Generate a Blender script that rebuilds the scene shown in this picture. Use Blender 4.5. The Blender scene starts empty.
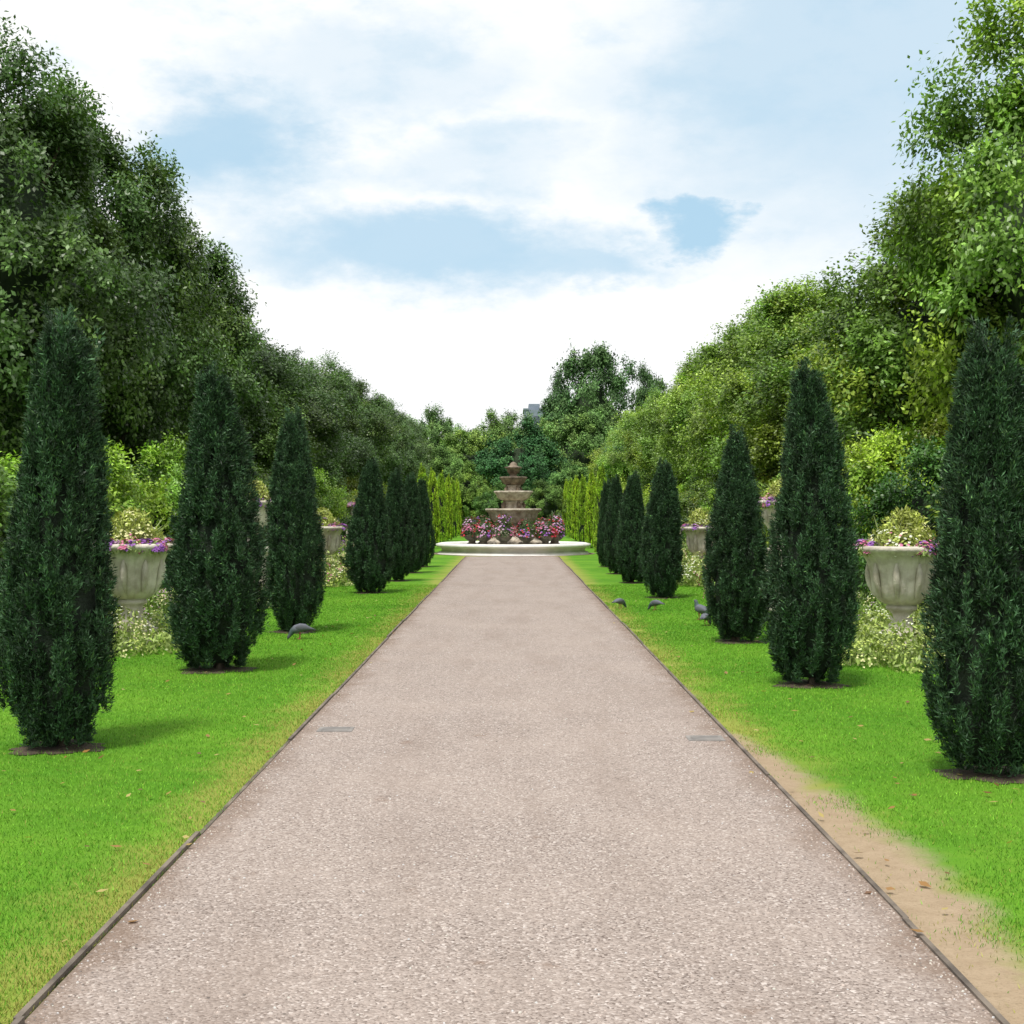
import bpy, math, numpy as np
from mathutils import Vector, noise
R0=np.random.default_rng(7)
scene=bpy.context.scene
scene.view_settings.view_transform='Standard'
try: scene.view_settings.look='None'
except Exception: pass
COL=scene.collection
F=1400.0; EYE=1.65; PW=1.565

# ---------------------------------------------------------------- node helpers
class NT:
    def __init__(s,nt): s.nt=nt
    def n(s,t,**k):
        x=s.nt.nodes.new(t)
        for a,b in k.items(): setattr(x,a,b)
        return x
    def set(s,sock,v):
        if isinstance(v,bpy.types.NodeSocket): s.nt.links.new(v,sock)
        else: sock.default_value=v
    def m(s,op,a,b=0.0,c=None,clamp=False):
        x=s.n('ShaderNodeMath',operation=op,use_clamp=clamp)
        s.set(x.inputs[0],a); s.set(x.inputs[1],b)
        if c is not None: s.set(x.inputs[2],c)
        return x.outputs[0]
    def vm(s,op,a,b=None):
        x=s.n('ShaderNodeVectorMath',operation=op)
        s.set(x.inputs[0],a)
        if b is not None: s.set(x.inputs[1],b)
        return x
    def mix(s,f,a,b,bt='MIX'):
        x=s.n('ShaderNodeMix',data_type='RGBA',blend_type=bt)
        s.set(x.inputs[0],f)
        for i,v in ((6,a),(7,b)):
            if isinstance(v,tuple) and len(v)==3: v=(*v,1)
            s.set(x.inputs[i],v)
        return x.outputs[2]
    def noise(s,vec,scale,detail=4,rough=.55,out=0):
        x=s.n('ShaderNodeTexNoise'); s.set(x.inputs['Vector'],vec)
        x.inputs['Scale'].default_value=scale; x.inputs['Detail'].default_value=detail
        x.inputs['Roughness'].default_value=rough
        return x.outputs[out]
    def rng(s,v,a,b,c=0.,d=1.,smooth=True):
        x=s.n('ShaderNodeMapRange'); x.interpolation_type='SMOOTHSTEP' if smooth else 'LINEAR'
        for i,q in enumerate((v,a,b,c,d)): s.set(x.inputs[i],q)
        return x.outputs[0]

def newmat(name):
    m=bpy.data.materials.new(name); m.use_nodes=True
    t=NT(m.node_tree); b=m.node_tree.nodes['Principled BSDF']
    return m,t,b

def mat_foliage(name,trans=.3,rough=.55,spec=.3):
    m,t,b=newmat(name)
    at=t.n('ShaderNodeAttribute',attribute_name='Col'); oi=t.n('ShaderNodeObjectInfo')
    c=t.mix(1.0,at.outputs['Color'],oi.outputs['Color'],'MULTIPLY')
    t.set(b.inputs['Base Color'],c); b.inputs['Roughness'].default_value=rough
    b.inputs['Specular IOR Level'].default_value=spec
    if trans>0:
        tr=t.n('ShaderNodeBsdfTranslucent'); c2=t.mix(1.0,c,(1.15,1.25,.6),'MULTIPLY'); t.set(tr.inputs[0],c2)
        mx=t.n('ShaderNodeMixShader'); mx.inputs[0].default_value=trans
        t.nt.links.new(b.outputs[0],mx.inputs[1]); t.nt.links.new(tr.outputs[0],mx.inputs[2])
        t.nt.links.new(mx.outputs[0],t.nt.nodes['Material Output'].inputs[0])
    return m
M_LEAF=mat_foliage('leaf',.25,.42,.4)
M_LEAFF=mat_foliage('far_leaf',0,.6,.2)
M_YEW=mat_foliage('yew_needles',0,.5,.25)
M_GRASS=mat_foliage('grass_blade',0,.6,.2)
M_PETAL=mat_foliage('petal',.15,.7,.2)

def mat_simple(name,c1,c2,scale=8,rough=.8,bump=.3,bs=40):
    m,t,b=newmat(name); tc=t.n('ShaderNodeTexCoord').outputs['Object']
    f=t.rng(t.noise(tc,scale,6,.6),.3,.7)
    t.set(b.inputs['Base Color'],t.mix(f,c1,c2)); b.inputs['Roughness'].default_value=rough
    bp=t.n('ShaderNodeBump'); bp.inputs['Strength'].default_value=bump; bp.inputs['Distance'].default_value=.02
    t.set(bp.inputs['Height'],t.noise(tc,bs,5)); t.set(b.inputs['Normal'],bp.outputs[0])
    return m
M_BARK=mat_simple('bark',(.05,.038,.026),(.11,.085,.06),6,.9,.8,25)
M_CORE=mat_simple('inner_shade_core',(.010,.022,.007),(.022,.042,.012),3,.9,1,8)  # added solid core against see-through, inner shade put into its dark colour
M_YCORE=mat_simple('yew_shade_core',(.006,.014,.006),(.012,.024,.010),9,.95,1,45)  # added core inside the yews, its dark colour stands in for shade
M_SOIL=mat_simple('soil',(.035,.024,.015),(.08,.058,.036),5,.95,1,30)
M_STONE=mat_simple('carved_stone',(.36,.32,.25),(.62,.58,.50),5,.8,.4,35)
M_STONEW=mat_simple('pale_stone',(.62,.61,.57),(.80,.79,.76),2,.7,.2,30)
M_BRONZE=mat_simple('weathered_stone',(.07,.048,.032),(.26,.20,.14),5,.7,.5,18)
M_TAN=mat_simple('tan_stone',(.24,.19,.14),(.60,.54,.44),4,.8,.5,18)
M_EDGE=mat_simple('edging_board',(.07,.057,.045),(.20,.165,.13),4,.9,.6,30)

# ---------------------------------------------------------------- mesh builder
class MB:
    def __init__(s): s.V=[];s.Q=[];s.M=[];s.C=[];s.S=[];s.n=0
    def add(s,V,Q,mat=0,col=(.5,.5,.5),smooth=False):
        V=np.asarray(V,float).reshape(-1,3); Q=np.asarray(Q,int).reshape(-1,4)
        c=np.asarray(col,float)
        if c.ndim==1: c=np.tile(c,(len(V),1))
        s.V.append(V);s.Q.append(Q+s.n);s.M.append(np.full(len(Q),mat));s.C.append(c)
        s.S.append(np.full(len(Q),smooth)); s.n+=len(V)
    def leaves(s,P,U,N,L,W,col,mat=0,wide=.5):
        U=U/np.linalg.norm(U,axis=1,keepdims=True)
        S=np.cross(N,U); S/=np.linalg.norm(S,axis=1,keepdims=True)+1e-9
        L=np.asarray(L).reshape(-1,1)*np.ones((len(P),1)); W=np.asarray(W).reshape(-1,1)*np.ones((len(P),1))
        a=P; b=P+U*L*wide-S*W/2; c=P+U*L; d=P+U*L*wide+S*W/2
        V=np.stack([a,b,c,d],1).reshape(-1,3); Q=np.arange(4*len(P)).reshape(-1,4)
        s.add(V,Q,mat,np.repeat(np.clip(col,0,1),4,axis=0))
    def tube(s,pts,rad,mat,n=8,col=(.1,.08,.06)):
        pts=np.asarray(pts,float); k=len(pts)
        th=np.linspace(0,2*np.pi,n,endpoint=False); V=[]
        for i in range(k):
            t=pts[min(i+1,k-1)]-pts[max(i-1,0)]; t/=np.linalg.norm(t)
            a=np.cross(t,[0.3,1,0.1]); a/=np.linalg.norm(a); b=np.cross(t,a)
            V.append(pts[i]+rad[i]*(np.cos(th)[:,None]*a+np.sin(th)[:,None]*b))
        s.grid(np.array(V),mat,col)
    def grid(s,G,mat,col=(.5,.5,.5),smooth=True):
        k,n=G.shape[:2]; i,j=np.meshgrid(np.arange(k-1),np.arange(n),indexing='ij')
        q=np.stack([i*n+j,i*n+(j+1)%n,(i+1)*n+(j+1)%n,(i+1)*n+j],-1).reshape(-1,4)
        s.add(G.reshape(-1,3),q,mat,col,smooth)
    def lathe(s,prof,mat,n=48,mod=None,off=(0,0,0),col=(.5,.5,.5)):
        th=np.linspace(0,2*np.pi,n,endpoint=False); G=[]
        for i,(r,z) in enumerate(prof):
            rr=r*(mod(th,i,z) if mod else np.ones(n))
            G.append(np.stack([rr*np.cos(th),rr*np.sin(th),np.full(n,z)],1)+np.array(off))
        s.grid(np.array(G),mat,col)
    def box(s,lo,hi,mat,col=(.5,.5,.5)):
        x0,y0,z0=lo;x1,y1,z1=hi
        V=[(x0,y0,z0),(x1,y0,z0),(x1,y1,z0),(x0,y1,z0),(x0,y0,z1),(x1,y0,z1),(x1,y1,z1),(x0,y1,z1)]
        s.add(V,[(3,2,1,0),(4,5,6,7),(0,1,5,4),(1,2,6,5),(2,3,7,6),(3,0,4,7)],mat,col)
    def mesh(s,name,mats):
        V=np.concatenate(s.V);Q=np.concatenate(s.Q);M=np.concatenate(s.M);C=np.concatenate(s.C);S=np.concatenate(s.S)
        me=bpy.data.meshes.new(name); me.vertices.add(len(V)); me.vertices.foreach_set('co',V.ravel())
        me.loops.add(Q.size); me.loops.foreach_set('vertex_index',Q.ravel().astype(np.int32))
        me.polygons.add(len(Q)); me.polygons.foreach_set('loop_start',(np.arange(len(Q))*4).astype(np.int32))
        me.polygons.foreach_set('loop_total',np.full(len(Q),4,dtype=np.int32))
        me.polygons.foreach_set('material_index',M.astype(np.int32))
        me.polygons.foreach_set('use_smooth',S)
        for m in mats: me.materials.append(m)
        at=me.attributes.new('Col','FLOAT_COLOR','POINT')
        at.data.foreach_set('color',np.concatenate([C,np.ones((len(C),1))],1).ravel())
        me.update(calc_edges=True); me.validate(); return me
def obj(name,me,loc=(0,0,0),rot=0,sc=(1,1,1),color=(1,1,1),parent=None):
    o=bpy.data.objects.new(name,me); COL.objects.link(o); o.location=loc; o.rotation_euler=(0,0,rot)
    o.scale=sc if hasattr(sc,'__len__') else (sc,)*3; o.color=(*color,1)
    if parent: o.parent=parent
    return o
def unit(rng,n):
    v=rng.normal(size=(n,3)); return v/np.linalg.norm(v,axis=1,keepdims=True)

# ---------------------------------------------------------------- trees
def crown_tree(name,seed,H=10,R=3.6,zb=2.,ncl=110,nleaf=70000,ls=.15,base=(.06,.13,.02),rc=.85,taper=.3,trunk=True,yel=.35,core=.46,leafmat=None):
    rng=np.random.default_rng(seed); mb=MB()
    c=np.array([0,0,(H+zb)/2]); a=np.array([R,R,(H-zb)/2])
    d=unit(rng,ncl); fr=rng.uniform(.5,1.0,ncl)**.7
    lean=1-taper*np.clip(d[:,2],-.3,1)
    ce=c+d*a*fr[:,None]*np.stack([lean,lean,np.ones(ncl)],1)*(1-rc/R*.45)
    rcs=rc*rng.uniform(.4,1.25,ncl)
    ns=14; sk=np.repeat(np.arange(ncl),ns); so=unit(rng,ncl*ns)+d[sk]*.55+np.array([0,0,.25]); so/=np.linalg.norm(so,axis=1,keepdims=True)
    sl=rcs[sk]*rng.uniform(.55,1.2,ncl*ns)
    w=rcs[sk]**1.6; k2=rng.choice(ncl*ns,nleaf,p=w/w.sum()); k=sk[k2]
    q=rng.uniform(.15,1,nleaf)**.7
    P=ce[k]+so[k2]*(sl[k2]*q)[:,None]+rng.normal(0,1,(nleaf,3))*(rcs[k]*(.10+.20*(1.1-q)))[:,None]
    o=(P-ce[k])/rcs[k][:,None]
    N=o*.6+d[k]*.35+unit(rng,nleaf)*.6+np.array([0,0,.5])
    U=np.cross(N,unit(rng,nleaf))+so[k2]*.45
    ct=rng.uniform(.7,1.3,ncl); cs=rng.uniform(.7,1.35,ncl*ns); cy=rng.uniform(0,1,ncl)**2*yel
    jit=np.exp(rng.normal(0,.28,nleaf))
    col=np.array(base)*(ct[k]*cs[k2]*jit)[:,None]; col[:,0]*=1+cy[k]*1.2; col[:,1]*=1+cy[k]*.45
    mb.leaves(P,U,N,ls*rng.uniform(.65,1.35,nleaf),ls*.6*rng.uniform(.7,1.2,nleaf),col,0,.45)
    n1,n2=18,28; G=[]
    for i in range(n1+1):
        ph=math.pi*i/n1; row=[]
        for j in range(n2):
            t=2*math.pi*j/n2; v=np.array([math.sin(ph)*math.cos(t),math.sin(ph)*math.sin(t),-math.cos(ph)])
            qn=noise.noise(Vector(v*2.3)+Vector((seed,0,0)))*.14
            l=1-taper*np.clip(v[2],-.3,1)
            row.append(c+v*a*(core+qn)*np.array([l,l,1]))
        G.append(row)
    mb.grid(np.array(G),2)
    if trunk:
        sw=rng.normal(0,.12,(7,2)).cumsum(0)*.5; z=np.linspace(-.05,H*.72,7)
        pts=np.column_stack([sw-sw[0],z]); r0=R*.075
        mb.tube(pts,np.linspace(1,.25,7)*r0+np.array([.1,0,0,0,0,0,0]),1,10)
        for i in range(9):
            e=ce[rng.integers(ncl)]; s0=pts[rng.integers(1,5)]
            mid=(s0+e)/2+np.array([0,0,-.25]); mb.tube([s0,mid,e],[r0*.45,r0*.28,r0*.08],1,6)
    return mb.mesh(name,[leafmat or M_LEAF,M_BARK,M_CORE])

def yew(name,seed,H=3.0,prof=None,n_t=950,ns=48000,base=(.031,.070,.030),mat=M_YEW,ragged=1.,stems=5,sw=.0095,ll=(.024,.062),tuft=.88,corek=.72):
    rng=np.random.default_rng(seed); mb=MB()
    zt=np.array([0.0,.05,.13,.25,.42,.6,.78,.9,.97,1.0])
    rt=np.array(prof)
    bend=lambda z:np.stack([.04*np.sin(z*1.4+seed),.04*np.cos(z*1.1+seed*2)],-1)*np.clip(z/H,0,1)[...,None]
    t=rng.uniform(.015,1,n_t)**.85; th=rng.uniform(0,2*np.pi,n_t)
    lump=1+.05*np.sin(th*3+t*7+seed)+.06*np.sin(th*8-t*9)+.04*np.sin(th*13+t*25)
    r=np.interp(t,zt,rt)*(1-.26*rng.random(n_t)**1.4)*lump
    z=t*H*.97+rng.normal(0,.02,n_t)
    ce=np.stack([r*np.cos(th),r*np.sin(th),z],1); ce[:,:2]+=bend(z)
    nt=int(34*ragged)
    top=np.stack([rng.normal(0,rt[-2]*.5,nt),rng.normal(0,rt[-2]*.5,nt),H*rng.uniform(.87,1.03,nt)],1); top[:,:2]+=bend(top[:,2])
    ce=np.concatenate([ce,top]); n=len(ce)
    od=ce.copy(); od[:,:2]-=bend(ce[:,2]); od[:,2]=0; od/=np.linalg.norm(od,axis=1,keepdims=True)+1e-6
    hr=rng.uniform(.022,.052,n)*tuft; hz=rng.uniform(.07,.19,n)*tuft
    k=rng.integers(0,n,ns); zz=rng.uniform(-1,1,ns); thin=np.sqrt(np.clip(1-np.abs(zz)**1.5,0.03,1))
    o=unit(rng,ns); 
    P=ce[k]+np.stack([o[:,0]*hr[k]*thin,o[:,1]*hr[k]*thin,zz*hz[k]],1)+od[k]*((zz+1)*.5*rng.uniform(0,.045,ns))[:,None]
    P[:,2]=np.clip(P[:,2],.04,None)
    ct=rng.uniform(.4,1.6,n)
    for f in range(3):
        U=np.array([0,0,1.])*rng.uniform(.3,1.0,(ns,1))+od[k]*rng.uniform(.0,.8,(ns,1))+unit(rng,ns)*.6
        N=od[k]+unit(rng,ns)*.9+np.array([0,0,.2])
        jit=np.exp(rng.normal(0,.38,ns)); col=np.array(base)*(ct[k]*jit)[:,None]
        y=(rng.random(ns)<.08); col[y]*=np.array([1.9,1.7,1.2])
        mb.leaves(P,U,N,rng.uniform(ll[0],ll[1],ns),rng.uniform(.6,1.2,ns)*sw,col,0,.5)
    G=[]
    for ti in np.linspace(.03,.95,30):
        row=[]; rr=np.interp(ti,zt,rt)*corek
        for j in range(22):
            a=2*math.pi*j/22; q=noise.noise(Vector((math.cos(a)*1.7+seed,math.sin(a)*1.7,ti*5)))*.15
            row.append([rr*(1+q)*math.cos(a),rr*(1+q)*math.sin(a),ti*H*.96])
        G.append(row)
    G=np.array(G); G[:,:,:2]+=bend(G[:,:,2]); 
    G=np.concatenate([G[:1]*np.array([.01,.01,1]),G,G[-1:].mean(1,keepdims=True).repeat(22,1)])
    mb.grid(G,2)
    for i in range(stems):
        a=rng.uniform(0,6.28); b=rng.uniform(.04,.09)
        mb.tube([[b*math.cos(a)*.6,b*math.sin(a)*.6,-.03],[b*1.3*math.cos(a),b*1.3*math.sin(a),.25],[b*1.8*math.cos(a),b*1.8*math.sin(a),.8]],[.032,.026,.018],1,7)
    th=np.linspace(0,2*np.pi,40,endpoint=False); q=1+.14*np.sin(3*th+seed)+.1*np.sin(7*th)+.07*np.sin(13*th+2)
    ring=lambda r,z:np.stack([r*q*np.cos(th),r*q*np.sin(th),np.full(40,z)],1)
    mb.grid(np.array([ring(.002,.022),ring(.19,.02),ring(.34,.006)]),3)
    return mb.mesh(name,[mat,M_BARK,M_YCORE,M_SOIL])

YP=[[.10,.22,.36,.43,.39,.31,.22,.15,.10,.04],[.09,.24,.39,.45,.40,.32,.23,.16,.11,.05],[.09,.20,.34,.40,.36,.31,.24,.18,.13,.06],[.12,.25,.37,.41,.37,.31,.24,.20,.16,.09]]
yews=[yew('yew_mesh%d'%i,11+i,3.0,YP[i]) for i in range(4)]
gp=[.30,.38,.42,.43,.41,.37,.30,.22,.14,.06]
gyews=[yew('conifer_mesh%d'%i,31+i,3.0,gp,420,9000,(.34,.50,.05),M_LEAF,.3,3,.03,(.045,.10),1.) for i in range(2)]
def place_yew(px,base,top,wid,v,lum=1.):
    d=EYE*F/(base-508); x=(px-512)/F*d; h=(base-top)/F*d; w=wid/F*d
    obj('yew_tree',yews[v],(x,d,0),R0.uniform(0,6.28),(w/.93,w/.93,h/3.11),(lum,lum,lum))
for a in [(58,748,320,120,3),(216,670,371,100,1),(295,632,413,64,2),(370,593,461,47,1),(397,581,471,36,0),
          (412,573,475,29,2),(422,567,479,24,1),
          (990,775,333,130,3),(810,685,366,94,1),(738,642,431,68,0),(662,598,463,47,2),(633,583,473,35,1),
          (617,574,477,28,0),(607,567,481,22,3)]: place_yew(*a)
for sgn in (-1,1):
    for i in range(8):
        d=51.+i*6.5
        obj('clipped_conifer',gyews[i%2],(sgn*3.25,d,0),i*1.3+sgn,(.60,.60,1.03+R0.uniform(-.03,.03)),(1.05,1.05,1) if i%2 else (.8,.88,.9))

trees=[crown_tree('tree_mesh%d'%i,50+i,10,3.6,1.6,170,130000,.108,(.064,.126,.032),.78,.38) for i in range(3)]
rtrees=[crown_tree('rtree_mesh%d'%i,70+i,10,3.5,1.4,125,120000,.118,(.135,.25,.040),.92,.22,yel=.6) for i in range(3)]
far=[crown_tree('ftree_mesh%d'%i,90+i,10,4.6,.6,100,45000,.2,(.095,.165,.042),1.0,.1,leafmat=M_LEAFF) for i in range(3)]
bushes=[crown_tree('bush_mesh%d'%i,110+i,2.7,1.45,.05,60,30000,.075,(.135,.245,.037),.42,.05,trunk=False,yel=.5) for i in range(3)]

def row(sgn,items,meshes,name,sh=0):
    for i,(d,ztop,lat) in enumerate(items):
        H=ztop+EYE; s=H/10.45
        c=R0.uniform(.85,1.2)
        hz=min(max((d-45)/90,0),1)  # distance haze, painted as a paler tree colour
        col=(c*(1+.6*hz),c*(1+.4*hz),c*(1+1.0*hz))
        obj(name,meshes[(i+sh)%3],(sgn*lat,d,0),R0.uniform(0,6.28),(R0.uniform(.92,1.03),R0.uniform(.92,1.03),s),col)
row(-1,[(26,9.7,10.0),(32,10,10.0),(38,9.0,10.2),(44,7.0,9.9),(50,6.4,9.7),(56,6.8,9.6),(63,7.2,9.6),(70,7.8,9.5),(78,8.0,9.5),(88,8.0,9.5),(99,8,9.3),(112,8,9.3),
        (29,9.,14.5),(40,8.,14.5)],trees,'hornbeam_tree')
row(1,[(26,10.9,10.6),(30,7.6,9.7),(35,5.6,9.8),(40,6.2,9.8),(45.5,7.8,9.7),(52,8.1,9.6),(60,8.0,9.6),(69,7.6,9.5),(80,7.4,9.5),(93,7.0,9.3),(110,6.6,9.3),
       (31,10.,15.5),(38,7,15)],rtrees,'lime_tree',1)
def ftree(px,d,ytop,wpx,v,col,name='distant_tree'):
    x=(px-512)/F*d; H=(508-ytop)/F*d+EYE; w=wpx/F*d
    obj(name,far[v],(x,d,0),R0.uniform(0,6.28),(w/9.2,w/9.2,H/10.3),col)  # col is the crown tint, with haze painted in for far trees
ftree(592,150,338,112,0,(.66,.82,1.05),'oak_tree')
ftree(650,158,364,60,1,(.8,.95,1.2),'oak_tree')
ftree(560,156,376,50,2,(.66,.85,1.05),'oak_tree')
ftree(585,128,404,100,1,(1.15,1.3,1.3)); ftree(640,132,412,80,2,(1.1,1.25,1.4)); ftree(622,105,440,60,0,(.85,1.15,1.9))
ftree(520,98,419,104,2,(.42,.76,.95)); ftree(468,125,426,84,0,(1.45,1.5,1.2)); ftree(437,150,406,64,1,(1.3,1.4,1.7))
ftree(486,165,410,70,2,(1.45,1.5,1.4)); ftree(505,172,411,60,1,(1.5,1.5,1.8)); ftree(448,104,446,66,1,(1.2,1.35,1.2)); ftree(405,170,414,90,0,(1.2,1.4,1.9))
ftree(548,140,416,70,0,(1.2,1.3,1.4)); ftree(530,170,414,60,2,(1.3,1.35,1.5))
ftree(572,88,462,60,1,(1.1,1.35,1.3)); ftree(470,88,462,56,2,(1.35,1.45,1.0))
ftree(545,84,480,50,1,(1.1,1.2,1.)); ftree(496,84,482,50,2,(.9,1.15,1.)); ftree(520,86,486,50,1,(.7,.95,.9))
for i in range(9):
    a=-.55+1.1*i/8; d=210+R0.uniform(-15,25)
    obj('distant_tree',far[i%3],(d*math.sin(a)*1.0,d*math.cos(a),0),i,(2.6,2.6,R0.uniform(.95,1.25)),(1.2,1.4,1.9))  # farthest trees, haze painted into the pale bluish tint
for sgn in (-1,1):
    d=15.
    while d<84:
        c=R0.uniform(.75,1.35); y=R0.uniform(.9,1.25)
        if R0.random()<.18: c*=.5; y=.8
        obj('shrub',bushes[R0.integers(3)],(sgn*(7.3+R0.uniform(-.4,.6)),d,0),R0.uniform(0,6.28),(R0.uniform(.9,1.2),R0.uniform(.9,1.2),R0.uniform(.82,1.12)),(c*y*(1.1 if sgn>0 else 1),c,c*.9))
        d+=R0.uniform(1.5,2.4)
for (x,y,s,c) in [(-6.0,24.5,1.0,(1.1,1.25,.9)),(-6.1,27,.9,(1.1,1.2,.9)),(6.2,20.5,.95,(.25,.42,.5)),(6.7,24,1.1,(1.2,1.2,.8)),(-6.1,18.0,.75,(.25,.38,.4)),(5.9,30,.8,(1.2,1.1,.9)),(-5.9,36,.75,(1.2,1.2,.9)),(6,40,.8,(1.1,1.2,.9))]:
    obj('shrub',bushes[int(abs(x*10))%3],(x,y,0),x,(s*.85,s*.85,s),c)

def hedge(sgn):
    rng=np.random.default_rng(5+sgn); mb=MB(); n=70000
    y=12*np.exp(rng.uniform(0,1,n)*math.log(85/12.)); x=rng.uniform(-.45,.45,n); z=rng.uniform(.03,1.15,n)
    f=rng.random(n); N=np.zeros((n,3))
    s=f<.6; x[s]=-.45*sgn*1.0; N[s]=(-sgn,0,0)
    t=~s; z[t]=1.15; N[t]=(0,0,1)
    wob=.07*np.sin(y*2.1)+.05*np.sin(y*5.3+z*4)
    P=np.stack([x+wob+rng.normal(0,.04,n),y,z+wob*.6+rng.normal(0,.035,n)],1)
    N=N+unit(rng,n)*.7; U=np.cross(N,unit(rng,n))
    k=np.clip(y/20,1,3); col=np.array((.035,.07,.018))*(np.exp(rng.normal(0,.35,n))*(1+.25*np.sin(y*.9)))[:,None]
    mb.leaves(P,U,N,.055*k,.035*k,col,0)
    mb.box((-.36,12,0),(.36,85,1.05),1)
    obj('clipped_hedge',mb.mesh('hedge',[M_LEAF,M_CORE]),(sgn*6.05,0,0))
hedge(-1); hedge(1)

# ---------------------------------------------------------------- flowers, beds
def mound(mb,rng,c,a,nl,nf,ls,fs,leafcol,fcols,up=.6,per=25):
    o=unit(rng,nl); o[:,2]=np.abs(o[:,2]); P=np.array(c)+o*np.array(a)*(rng.uniform(.55,1.08,nl)[:,None])
    P[:,2]=np.clip(P[:,2],c[2]-.02,None)
    N=o+unit(rng,nl)*.7; U=np.cross(N,unit(rng,nl))+np.array([0,0,up])
    k=.75+.5*np.sin(P[:,0]*9+P[:,1]*5)**2
    mb.leaves(P,U,N,ls*rng.uniform(.6,1.4,nl),ls*.4,np.array(leafcol)*(k*np.exp(rng.normal(0,.3,nl)))[:,None],0)
    if nf:
        nc=max(4,nf//per); cc=unit(rng,nc); cc[:,2]=np.abs(cc[:,2]); ci=rng.integers(0,nc,nf)
        o=cc[ci]+rng.normal(0,.22,(nf,3)); o/=np.linalg.norm(o,axis=1,keepdims=True); o[:,2]=np.abs(o[:,2])
        P=np.array(c)+o*np.array(a)*rng.uniform(.98,1.12,(nf,1)); fc=np.array(fcols)[rng.integers(0,len(fcols),nc)][ci]
        Nn=o+np.array([0,0,.5])+unit(rng,nf)*.4; Nn/=np.linalg.norm(Nn,axis=1,keepdims=True)
        A=np.cross(Nn,unit(rng,nf)); A/=np.linalg.norm(A,axis=1,keepdims=True); B=np.cross(Nn,A)
        for q in range(5):
            t=q*2*math.pi/5; U=A*math.cos(t)+B*math.sin(t)+Nn*.25
            mb.leaves(P,U,Nn,fs*rng.uniform(.8,1.2,nf),fs*.8,fc*rng.uniform(.8,1.1,(nf,1)),1)
WH=(.78,.80,.66); CR=(.74,.72,.38); PK=(.62,.20,.35); RD=(.55,.05,.07); PU=(.32,.13,.46); MV=(.55,.34,.52); LG=(.46,.55,.14)
def bed(sgn,seed,y0,y1,x0,x1,h,lc,fc,fd=1.,dens=1.):
    rng=np.random.default_rng(seed); mb=MB(); nx=int(round((x1-x0)/.36)); ny=max(2,int(round((y1-y0)/.42)))
    for i in range(nx+1):
      for j in range(ny+1):
        c=(x0+(x1-x0)*i/nx+rng.normal(0,.07),y0+(y1-y0)*j/ny+rng.normal(0,.08),.0); s=rng.uniform(.22,.36)
        if j in(0,ny) and i in(0,nx): continue
        k=max(.35,min(1,18/c[1])); hh=h*rng.uniform(.7,1.15)*(.75 if i==0 or j==0 else 1)
        mound(mb,rng,c,(s,s,hh),int(330*k*dens),int(110*k*fd),.07/k**.6,.015/k**.8,lc,fc,per=12)
    obj('flower_bed',mb.mesh('bed',[M_LEAF,M_PETAL,M_SOIL]),sc=(sgn,1,1))
GL=(.18,.28,.06); GG=(.28,.36,.10)
for sgn in (-1,1):
    bed(sgn,200+sgn,14.1 if sgn>0 else 15.6,17.4,3.72 if sgn>0 else 3.95,5.2,.45,GG,[WH,CR,LG,LG],1.2)
    bed(sgn,210+sgn,19.5,21.8,4.4,5.5,.5,GL,[CR,WH,MV])
    bed(sgn,220+sgn,23,26.,3.9,5.2,.55,GL,[PK,MV,CR])
    bed(sgn,230+sgn,29,34,3.6,5.2,.6,GG,[CR,WH,PK,LG],1.5)
    bed(sgn,240+sgn,37,42,3.7,5.2,.7,GL,[PK,PU,CR,LG],1.4)

# urns
def urn_mesh(name,ped):
    mb=MB(); z=0.
    if ped>0:
        mb.box((-.34,-.34,-.02),(.34,.34,.12),0); mb.box((-.27,-.27,.12),(.27,.27,ped-.08),0)
        mb.box((-.19,-.275,.2),(.19,-.27,ped-.16),0); mb.box((-.19,.27,.2),(.19,.275,ped-.16),0)
        mb.box((-.33,-.33,ped-.08),(.33,.33,ped),0); z=ped
    else:
        mb.box((-.30,-.30,-.02),(.30,.30,.14),0); mb.box((-.24,-.24,.14),(.24,.24,.22),0); z=.22
    k=1.0 if ped==0 else .8
    prof=[(.0,0),(.23,0),(.235,.03),(.21,.06),(.15,.10),(.125,.16),(.115,.22),(.13,.27),(.17,.29),(.17,.32),(.15,.335),
          (.21,.36),(.27,.41),(.305,.48),(.32,.58),(.335,.68),(.36,.77),(.41,.85),(.48,.90),(.50,.92),(.50,.95),(.46,.965),(.40,.94),(.37,.88),(.0,.86)]
    if ped==0: prof=[(r,zz*1.05) for r,zz in prof]
    def mod(th,i,zz):
        if 11<=i<=16: return 1+.06*np.abs(np.sin(th*9))-.02
        if 17<=i<=20: return 1+.014*np.cos(th*32)
        return np.ones_like(th)
    mb.lathe([(r*k,z+zz*k) for r,zz in prof],0,144,mod)
    for j in range(9):
        a=j*2*math.pi/9; P=[]
        for t in np.linspace(0,1,7):
            zz=(.43+.37*t)*k*1.03+z; r=(.285+.03*math.sin(math.pi*t)+.075*t)*k
            P.append([r*math.cos(a),r*math.sin(a),zz])
        mb.tube(P,[.010,.026,.036,.040,.038,.03,.014],0,6)
    top=z+(.93 if ped else .99)*k
    return mb.mesh(name,[M_STONE]),top,k
UL=urn_mesh('urn_low',0); UT=urn_mesh('urn_tall',1.0)
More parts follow.
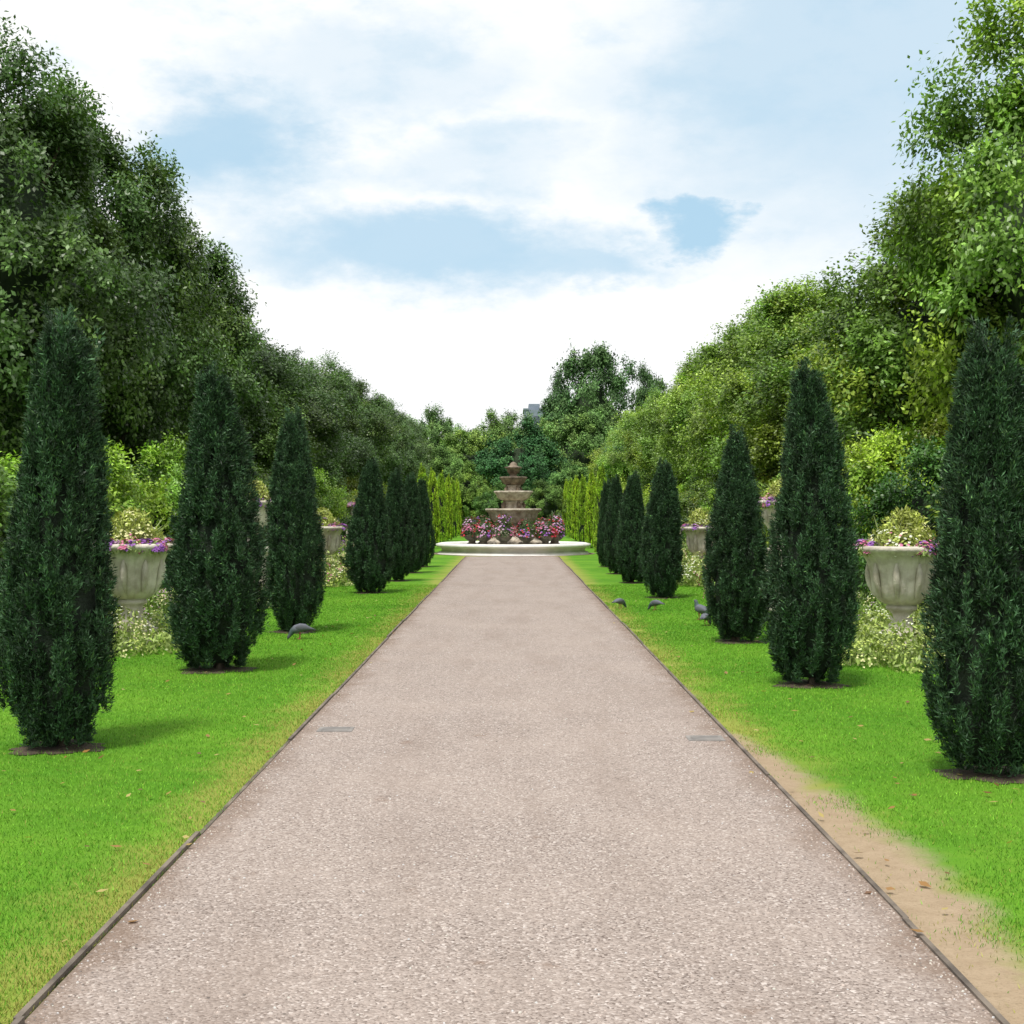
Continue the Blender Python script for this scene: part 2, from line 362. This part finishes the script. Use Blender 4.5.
def urn(x,y,kind,seed):
    me,top,k=kind; o=obj('stone_urn',me,(x,y,0),seed)
    rng=np.random.default_rng(seed); mb=MB()
    mound(mb,rng,(0,0,top-.08),(.40*k,.40*k,.32*k),2400,260,.055,.020,(.28,.33,.07),[CR,LG,PU,WH,CR,PK,PK],per=10)
    mound(mb,rng,(.05,0,top+.05),(.26*k,.26*k,.36*k),1500,130,.06,.020,(.32,.36,.08),[CR,LG,LG],per=10)
    for i in range(22):
        a=rng.uniform(0,6.28); q=rng.uniform(.34,.46)*k
        mound(mb,rng,(q*math.cos(a),q*math.sin(a),top-.06),(.11,.11,.13),140,80,.045,.022,(.18,.24,.07),[PU,PK,PU,MV],up=-.4,per=14)
    n=30; P=np.stack([rng.normal(0,.14*k,n),rng.normal(0,.14*k,n),np.full(n,top+.1)],1); U=P*np.array([2.2,2.2,0])+np.array([0,0,.6])+unit(rng,n)*.4
    mb.leaves(P,U,unit(rng,n),rng.uniform(.2,.34,n)*k,.016,np.array((.24,.32,.09))*rng.uniform(.6,1.3,(n,1)),0)
    obj('flowers',mb.mesh('urn_flowers',[M_LEAF,M_PETAL]),parent=o)
for i,(x,y,kd) in enumerate([(-4.5,16.6,UL),(4.34,15.6,UL),(-4.35,23.4,UT),(4.35,22.6,UT),(-4.3,32,UL),(4.3,31.5,UL),(-4.3,40,UT),(4.3,39.5,UT)]): urn(x,y,kd,300+i)

# ---------------------------------------------------------------- fountain
def fountain(cy=50.7):
    root=bpy.data.objects.new('tiered_fountain',None); COL.objects.link(root); root.location=(0.05,cy,0)
    mb=MB(); mb.lathe([(2.30,.0),(2.30,.30),(2.32,.38),(2.64,.40),(2.80,.36),(2.80,.27),(2.62,.23),(2.58,.12),(2.70,.08),(2.76,.0)],0,96)
    obj('basin',mb.mesh('basin',[M_STONEW]),parent=root)
    m,t,b=newmat('water'); b.inputs['Base Color'].default_value=(.25,.32,.30,1); b.inputs['Roughness'].default_value=.08
    bp=t.n('ShaderNodeBump'); bp.inputs['Strength'].default_value=.3; t.set(bp.inputs['Height'],t.noise(t.n('ShaderNodeTexCoord').outputs['Object'],6,3)); t.set(b.inputs['Normal'],bp.outputs[0])
    mb=MB(); mb.lathe([(0.001,.26),(2.305,.26)],0,64); obj('water',mb.mesh('w',[m]),parent=root)
    lob=lambda k,a:(lambda th,i,z:1+a*np.abs(np.sin(th*k)))
    mb=MB()
    mb.lathe([(1.1,.1),(1.1,.40),(1.0,.46),(.86,.52),(.80,.60),(.72,.76),(.62,.92),(.52,1.02),(.44,1.08)],0,96,lob(8,.05))
    mb.lathe([(.42,1.06),(.56,1.10),(.74,1.19),(.84,1.32),(.88,1.46),(.95,1.54),(.99,1.56),(.99,1.62),(.92,1.63),(.84,1.54),(.3,1.50)],0,96,lob(10,.035))
    obj('lower_tiers',mb.mesh('lt',[M_TAN]),parent=root)
    mb=MB()
    mb.lathe([(.46,1.50),(.42,1.60),(.33,1.68),(.30,1.80),(.36,1.88),(.30,1.92)],0,64,lob(4,.1))
    mb.lathe([(.30,1.90),(.44,1.94),(.56,2.01),(.61,2.12),(.67,2.19),(.69,2.21),(.69,2.26),(.62,2.27),(.2,2.2)],0,64,lob(8,.04))
    mb.lathe([(.30,2.20),(.24,2.32),(.21,2.40),(.27,2.46),(.22,2.49)],0,48,lob(4,.1))
    obj('middle_tier',mb.mesh('mt',[M_TAN]),parent=root)
    mb=MB()
    mb.lathe([(.21,2.48),(.32,2.51),(.40,2.58),(.44,2.67),(.49,2.73),(.49,2.77),(.44,2.78),(.15,2.74)],0,64,lob(6,.05))
    mb.lathe([(.17,2.74),(.14,2.82),(.12,2.87),(.19,2.92),(.23,2.99),(.24,3.06),(.31,3.10),(.31,3.13),(.19,3.15),(.13,3.19),(.13,3.24),(.08,3.29),(.02,3.32),(.001,3.33)],0,48,lob(4,.05))
    for j in range(4):
        a=j*math.pi/2+.5; x,y=math.cos(a),math.sin(a)
        for (r,z0,z1,w) in ((.38,1.6,1.94,.07),(.28,2.24,2.48,.05)):
            mb.tube([[r*x,r*y,z0-.04],[r*x*1.12,r*y*1.12,(z0+z1)/2],[r*x*.95,r*y*.95,z1-.06],[r*x,r*y,z1+.02]],[w,w*1.2,w*.7,w*.8],0,8)
    obj('top_tier',mb.mesh('ut',[M_BRONZE]),parent=root)
    mb=MB(); rng=np.random.default_rng(9); mbf=MB()
    for j in range(12):
        a=j*math.pi/6+.3; off=(1.55*math.cos(a),1.55*math.sin(a),0)
        mb.lathe([(.2,.2),(.2,.34),(.12,.40),(.12,.46),(.24,.54),(.30,.62),(.31,.68),(.27,.68),(.001,.64)],0,32,None,off)
        hh=rng.uniform(.4,.85)
        mound(mbf,rng,(off[0],off[1],.62),(.38,.38,hh),800,130,.09,.045,(.07,.12,.04),[PK,RD,PU,MV,RD],per=10)
    obj('planters',mb.mesh('pl',[M_BRONZE]),parent=root); obj('flowers',mbf.mesh('plf',[M_LEAF,M_PETAL]),parent=root)
fountain()

# ---------------------------------------------------------------- ground
def sheet(name,x0,x1,y0,y1,z,mat,nx=1,ny=1):
    mb=MB(); xs=np.linspace(x0,x1,nx+1); ys=np.linspace(y0,y1,ny+1)
    X,Y=np.meshgrid(xs,ys); V=np.stack([X,Y,np.full_like(X,z)],-1).reshape(-1,3)
    Q=[(j*(nx+1)+i,j*(nx+1)+i+1,(j+1)*(nx+1)+i+1,(j+1)*(nx+1)+i) for j in range(ny) for i in range(nx)]
    mb.add(V,Q,0); return obj(name,mb.mesh(name,[mat]))
m,t,b=newmat('lawn'); P=t.n('ShaderNodeNewGeometry').outputs['Position']
sx=t.n('ShaderNodeSeparateXYZ'); t.set(sx.inputs[0],P); X,Y=sx.outputs[0],sx.outputs[1]
n1=t.noise(P,.55,4); n2=t.noise(P,5,5,.65); n3=t.noise(P,60,4,.7)
g=t.mix(t.rng(n1,.35,.68),(.075,.215,.013),(.135,.30,.022))
g=t.mix(t.m('MULTIPLY',t.rng(n2,.45,.75),.4),g,(.19,.31,.035))
g=t.mix(t.m('MULTIPLY',t.rng(n3,.45,.7),.45),g,(.05,.15,.010))
ax=t.m('SUBTRACT',t.m('ABSOLUTE',X),PW)
wn=t.m('MULTIPLY',t.m('SUBTRACT',t.noise(P,1.6,5,.6),.5),1.1)
yb=t.rng(t.m('ADD',ax,t.m('MULTIPLY',wn,1.)),.0,.5,1.,0.)
g=t.mix(t.m('MULTIPLY',yb,.75),g,(.30,.30,.07))
wr=t.m('MULTIPLY',t.m('POWER',t.m('SUBTRACT',1.,t.m('DIVIDE',t.m('ABSOLUTE',t.m('SUBTRACT',Y,6.3)),4.2),clamp=True),.5),.46)
dm=t.rng(t.m('ADD',t.m('SUBTRACT',wr,ax),t.m('MULTIPLY',wn,.55)),-.06,.2)
dm=t.m('MULTIPLY',dm,t.m('GREATER_THAN',X,0.))
soil=t.mix(t.noise(P,9,6,.7),(.25,.18,.11),(.46,.36,.25)); soil=t.mix(t.m('MULTIPLY',t.rng(n3,.5,.7),.5),soil,(.18,.14,.08))
g=t.mix(dm,g,soil)
t.set(b.inputs['Base Color'],g); b.inputs['Roughness'].default_value=.9; b.inputs['Specular IOR Level'].default_value=.1
bp=t.n('ShaderNodeBump'); bp.inputs['Strength'].default_value=.7; bp.inputs['Distance'].default_value=.02; t.set(bp.inputs['Height'],n3); t.set(b.inputs['Normal'],bp.outputs[0])
sheet('lawn',-600,600,-200,1100,0,m)

m,t,b=newmat('gravel'); P=t.n('ShaderNodeNewGeometry').outputs['Position']
sx=t.n('ShaderNodeSeparateXYZ'); t.set(sx.inputs[0],P)
v=t.n('ShaderNodeTexVoronoi'); t.set(v.inputs['Vector'],P); v.inputs['Scale'].default_value=95
sc=t.n('ShaderNodeSeparateColor'); t.set(sc.inputs[0],v.outputs['Color'])
v2=t.n('ShaderNodeTexVoronoi'); t.set(v2.inputs['Vector'],P); v2.inputs['Scale'].default_value=190
sc2=t.n('ShaderNodeSeparateColor'); t.set(sc2.inputs[0],v2.outputs['Color'])
c=t.mix(sc.outputs[0],(.165,.132,.116),(.44,.375,.335))
c=t.mix(t.m('MULTIPLY',sc2.outputs[1],.5),c,(.36,.305,.27))
c=t.mix(t.rng(sc.outputs[1],.86,.96),c,(.54,.48,.44)); c=t.mix(t.rng(sc.outputs[2],.86,.95),c,(.10,.075,.065))
mid=t.noise(P,22,5,.7); c=t.mix(t.m('MULTIPLY',t.rng(mid,.4,.7),.4),c,(.20,.155,.13))
big=t.noise(P,.8,5,.6); c=t.mix(t.m('MULTIPLY',t.rng(big,.3,.75),.35),c,(.41,.34,.295))
pm=t.vm('MULTIPLY',P,(1.6,.25,1)).outputs[0]; tr_=t.noise(pm,1.5,4,.6); c=t.mix(t.m('MULTIPLY',t.rng(tr_,.45,.7),.35),c,(.23,.18,.15))
st=t.noise(P,3.1,4,.6); c=t.mix(t.m('MULTIPLY',t.rng(st,.64,.74),.5),c,(.18,.115,.08))
ed=t.m('ADD',t.m('ABSOLUTE',sx.outputs[0]),t.m('MULTIPLY',t.m('SUBTRACT',t.noise(P,2.5,5,.65),.5),.5))
c=t.mix(t.m('MULTIPLY',t.rng(ed,1.34,1.62),.7),c,(.17,.115,.08))
t.set(b.inputs['Base Color'],c); b.inputs['Roughness'].default_value=.9; b.inputs['Specular IOR Level'].default_value=.2
bp=t.n('ShaderNodeBump'); bp.inputs['Strength'].default_value=.9; bp.inputs['Distance'].default_value=.006; bp.invert=True
t.set(bp.inputs['Height'],v.outputs['Distance']); t.set(b.inputs['Normal'],bp.outputs[0])
M_GRAVEL=m
mb=MB()
mb.add([(-PW,-8,.004),(PW,-8,.004),(PW,47.6,.004),(-PW,47.6,.004)],[(0,1,2,3)],0)
mb.add([(-PW,53.8,.004),(PW,53.8,.004),(PW,96,.004),(-PW,96,.004)],[(0,1,2,3)],0)
mb.lathe([(2.5,.008),(2.95,.008)],0,64,None,(0.05,50.7,0))
obj('gravel_path',mb.mesh('path',[M_GRAVEL]))
for s in (-1,1):
    mb=MB(); rng=np.random.default_rng(40+s); y=-8.
    while y<47:
        L=rng.uniform(2.2,3.0); w=rng.normal(0,.005); h=.018+rng.normal(0,.006)
        mb.box((PW-.004+w,y,-.02),(PW+.018+w,min(y+L-.006,47.2),h),0); y+=L
    obj('path_edging',mb.mesh('edge',[M_EDGE]),sc=(s,1,1))
I1=mat_simple('iron',(.16,.15,.14),(.26,.24,.22),8,.7); I2=mat_simple('iron_bars',(.2,.19,.18),(.3,.28,.26),8,.7)
def drain(x,y):
    mb=MB(); mb.box((-.13,-.11,.0),(.13,.11,.008),0)
    for i in range(5): mb.box((-.10,-.09+i*.04,.008),(.10,-.072+i*.04,.012),1)
    obj('drain_cover',mb.mesh('drain',[I1,I2]),(x,y,0))
drain(-1.31,10.4); drain(1.38,10.0)

rng=np.random.default_rng(77); n=12000; mb=MB()
y=4.2*np.exp(rng.random(n)*math.log(5)); x=rng.uniform(-PW+.02,PW-.02,n); s=rng.uniform(.002,.0055,n)
e=rng.random(n)<.3; x[e]=np.sign(x[e])*(PW-np.abs(rng.normal(0,.08,e.sum()))-.01)
tet=np.array([(-1,-.8,0),(1,-.9,0),(.9,1,0),(-.8,.9,0),(-.6,-.5,.9),(.6,-.5,.8),(.5,.6,1),(-.5,.5,.9)])
a=rng.uniform(0,6.28,n); ca,sa=np.cos(a)[:,None],np.sin(a)[:,None]
T=tet[None]*(s[:,None,None]); V=np.stack([T[:,:,0]*ca-T[:,:,1]*sa+x[:,None],T[:,:,0]*sa+T[:,:,1]*ca+y[:,None],T[:,:,2]*1.+.003],-1)
q=np.array([(4,5,6,7),(0,1,5,4),(1,2,6,5),(2,3,7,6),(3,0,4,7)])
Q=(np.arange(n)[:,None,None]*8+q[None]).reshape(-1,4)
cc=np.array((.35,.295,.26))*np.exp(rng.normal(0,.4,n))[:,None]
mb.add(V.reshape(-1,3),Q,0,np.repeat(np.clip(cc,0,.55),8,axis=0)); 
mp,t,b=newmat('pebble'); at=t.n('ShaderNodeAttribute',attribute_name='Col'); t.set(b.inputs['Base Color'],at.outputs['Color']); b.inputs['Roughness'].default_value=.85
obj('loose_gravel',mb.mesh('peb',[mp]))

# grass blades
rng=np.random.default_rng(88); n=520000; mb=MB()
y=4.3*np.exp(rng.random(n)*math.log(30/4.3)); sg=np.where(rng.random(n)<.5,-1,1)
lat=PW+.005+rng.random(n)**1.15*4.0; x=sg*lat
vis=np.abs(x)/y<.42; 
a=lat-PW; wr=.48*np.sqrt(np.clip(1-np.abs(y-6.3)/4.2,0,1)); wob=.12*np.sin(y*3.1)+.08*np.sin(y*7.7+1)
pb=1/(1+np.exp((a-wr-wob)/.06))
bare=(sg>0)&(rng.random(n)<pb*.985)
keep=vis&~bare; x,y,a=x[keep],y[keep],a[keep]; n=len(x)
P=np.stack([x,y,np.zeros(n)],1); U=np.array([0,0,1.])+rng.normal(0,.5,(n,3))*np.array([1,1,.1]); N=unit(rng,n)
k=np.clip(y/9,1,2.6)
pat=.5+.5*np.sin(x*1.3+np.sin(y*.9)*1.5)*np.sin(y*.55+1)
col=np.array((.090,.25,.014))*(1-pat[:,None])+np.array((.155,.34,.026))*pat[:,None]
col*=np.exp(rng.normal(0,.28,n))[:,None]
blot=.5+.5*np.sin(x*3.3+1.7*np.sin(y*1.1))*np.sin(y*2.3+np.sin(x*2.))
yl=rng.random(n)<np.clip((.75-a*1.6)*blot*1.4,.025,.8); col[yl]=np.array((.31,.31,.07))*rng.uniform(.7,1.2,(yl.sum(),1))
mb.leaves(P,U,N,rng.uniform(.012,.028,n),.0035*k,col,0,.3)
obj('grass',mb.mesh('grass',[M_GRASS]))

rng=np.random.default_rng(99); n=260; mb=MB()
y=5*np.exp(rng.random(n)*math.log(6)); sg=np.where(rng.random(n)<.5,-1,1); x=sg*(PW+np.abs(rng.normal(.2,1.2,n))-.12)
P=np.stack([x,y,rng.uniform(.022,.03,n)],1); P[np.abs(x)<PW,2]=.012
U=unit(rng,n)*np.array([1,1,.15]); N=np.array([0,0,1.])+unit(rng,n)*.35
cs=np.array([(.30,.16,.05),(.36,.26,.08),(.18,.09,.04),(.42,.34,.12)])[rng.integers(0,4,n)]
mb.leaves(P,U,N,rng.uniform(.03,.07,n),rng.uniform(.02,.04,n),cs,0,.4)
obj('fallen_leaves',mb.mesh('fl',[M_LEAF]))

# ---------------------------------------------------------------- pigeons
def pigeon_mesh(head_down):
    mb=MB()
    if head_down: sp=[(-.20,.115,.001,.001),(-.17,.12,.028,.008),(-.11,.135,.040,.020),(-.06,.145,.055,.045),(0,.14,.062,.058),(.06,.125,.055,.054),(.10,.10,.036,.038),(.125,.065,.024,.026),(.14,.04,.022,.022),(.152,.022,.016,.016),(.160,.006,.005,.006),(.163,.0,.001,.001)]
    else: sp=[(-.20,.085,.001,.001),(-.17,.09,.028,.008),(-.11,.11,.040,.020),(-.06,.13,.055,.045),(0,.145,.062,.060),(.05,.16,.054,.056),(.08,.19,.034,.038),(.09,.225,.023,.026),(.098,.25,.023,.023),(.115,.252,.016,.016),(.13,.246,.005,.006),(.142,.242,.001,.001)]
    th=np.linspace(0,2*np.pi,16,endpoint=False); G=[]; C=[]
    for i,(x,z,w,h) in enumerate(sp):
        p0=np.array(sp[max(i-1,0)][:2]);p1=np.array(sp[min(i+1,len(sp)-1)][:2]); t=(p1-p0)/np.linalg.norm(p1-p0)
        nx,nz=-t[1],t[0]
        G.append(np.stack([x+nx*h*np.sin(th),w*np.cos(th),z+nz*h*np.sin(th)],1))
        c=(.03,.033,.045) if i<2 else ((.11,.12,.145) if i<6 else ((.04,.07,.065) if i<8 else ((.08,.085,.10) if i<10 else (.05,.04,.04))))
        C.append(np.tile(c,(16,1)))
    mb.grid(np.array(G),0,np.concatenate(C))
    for s in (-1,1):
        G=[]
        for x,z,w,h in [(-.18,.12,.001,.001),(-.13,.13,.012,.014),(-.06,.145,.016,.034),(.0,.15,.018,.042),(.05,.15,.012,.03),(.07,.15,.001,.001)]:
            yo=s*(.030 if x<-.1 else .048); G.append(np.stack([np.full(16,x),yo+w*np.cos(th),z+h*np.sin(th)],1))
        mb.grid(np.array(G),0,(.10,.105,.125))
        mb.tube([[.01,s*.025,.10],[.005,s*.026,.05],[.012,s*.027,.008]],[.012,.005,.004],0,6,(.35,.09,.08))
        for q in (-.5,0,.5): mb.tube([[.012,s*.027,.006],[.045,s*.027+q*.03,.004]],[.004,.002],0,5,(.35,.09,.08))
        mb.tube([[.012,s*.027,.006],[-.012,s*.027,.004]],[.004,.002],0,5,(.35,.09,.08))
    return mb.mesh('pigeon',[mp])
pu,pd=pigeon_mesh(False),pigeon_mesh(True)
for x,y,r,me,s in [(1.77,23,.6,pd,.85),(2.32,22.6,2.6,pd,.85),(2.78,20.6,2.2,pu,1.1),(-2.66,17.6,3.4,pd,1.0),(2.72,19.6,1.0,pd,.9)]:
    obj('pigeon',me,(x,y,.002),r,s)

# ---------------------------------------------------------------- building far away
root=bpy.data.objects.new('apartment_building',None); COL.objects.link(root); root.location=(4.4,250,0)
mw=mat_simple('blue_grey_render',(.17,.21,.26),(.22,.26,.31),1); mg=mat_simple('window_glass',(.06,.08,.10),(.09,.11,.14),2,.2)
mb=MB(); mb.box((-2.2,0,0),(2.4,12,19.2),0); mb.box((-1.4,2,19.2),(.6,9,20.4),0); obj('walls',mb.mesh('bw',[mw]),parent=root)
mb=MB()
for k in range(6):
    for j in range(3): mb.box((-1.8+j*1.4,-.05,1.6+k*3.0),(-.9+j*1.4,-.003,3.1+k*3.0),0)
obj('windows',mb.mesh('bwin',[mg]),parent=root)
mb=MB(); mb.box((-2.4,-.2,19.203),(-1.403,12.2,19.45),0); mb.box((.603,-.2,19.203),(2.6,12.2,19.45),0); obj('roof',mb.mesh('br',[mw]),parent=root)

# ---------------------------------------------------------------- sky & light
EL,AZ=math.radians(66),math.radians(206)
w=bpy.data.worlds.new('World'); scene.world=w; w.use_nodes=True; t=NT(w.node_tree); bg=t.nt.nodes['Background']
sky=t.n('ShaderNodeTexSky'); sky.sky_type='NISHITA'; sky.sun_disc=False; sky.sun_elevation=EL; sky.sun_rotation=AZ
D=t.n('ShaderNodeTexCoord').outputs['Generated']
wv=t.n('ShaderNodeTexNoise'); t.set(wv.inputs['Vector'],t.vm('MULTIPLY',D,(1,1,2.)).outputs[0]); wv.inputs['Scale'].default_value=9; wv.inputs['Detail'].default_value=7; wv.inputs['Roughness'].default_value=.62
warp=t.vm('MULTIPLY',t.vm('SUBTRACT',wv.outputs['Color'],(.5,.5,.5)).outputs[0],(.18,.0,.10)).outputs[0]
Dw=t.vm('ADD',D,warp).outputs[0]
tot=None
for (px,py,sx_,sz_,st_) in [(225,140,100,66,.9),(430,250,210,42,.85),(590,258,110,30,.75),(706,218,54,26,1.),(850,60,230,180,.72),(960,210,150,120,.62),(380,60,160,50,.4),(250,250,80,30,.4),(480,160,150,36,.4),(640,90,120,60,.35)]:
    c=Vector(((px-512)/F,1,(508-py)/F)).normalized()
    df=t.vm('MULTIPLY',t.vm('SUBTRACT',Dw,tuple(c)).outputs[0],(F/sx_,.8,F/sz_)).outputs[0]
    ln=t.vm('LENGTH',df).outputs['Value']
    v=t.rng(ln,.35,1.4,st_,0.)
    tot=v if tot is None else t.m('MAXIMUM',tot,v)
gen=t.rng(t.noise(t.vm('MULTIPLY',D,(1,1,2.2)).outputs[0],2.6,6,.55),.56,.75,0.,.6)
sp=t.n('ShaderNodeSeparateXYZ'); t.set(sp.inputs[0],D)
side=t.rng(t.m('MAXIMUM',t.m('SUBTRACT',.9,sp.outputs[1]),0.),.04,.25)
tot=t.m('MAXIMUM',tot,t.m('MULTIPLY',gen,side))
tex=t.noise(t.vm('MULTIPLY',D,(1,1,2.)).outputs[0],14,7,.6)
cl=t.mix(t.rng(tex,.32,.56),(8.8,9.6,10.2),(10.8,10.8,10.8))
cl=t.mix(t.rng(sp.outputs[2],.10,.2,1.,0.),cl,(10.6,10.7,10.8))
blue=t.mix(.8,sky.outputs[0],(5.2,7.8,9.7))
skyc=t.mix(tot,cl,blue)
t.set(bg.inputs[0],skyc); bg.inputs[1].default_value=.1
L=bpy.data.lights.new('sun','SUN'); L.energy=3.9; L.angle=math.radians(9); L.color=(1,.96,.9)
lo=bpy.data.objects.new('sun',L); COL.objects.link(lo)
dv=Vector((math.sin(AZ)*math.cos(EL),math.cos(AZ)*math.cos(EL),math.sin(EL)))
lo.rotation_euler=dv.to_track_quat('Z','Y').to_euler()

cam=bpy.data.cameras.new('camera'); co=bpy.data.objects.new('camera',cam); COL.objects.link(co)
co.location=(0,0,EYE); co.rotation_euler=(math.radians(90),0,0)
cam.sensor_width=36; cam.lens=F/1024*36; cam.shift_y=-4/1024; cam.clip_start=.1; cam.clip_end=3000
scene.camera=co
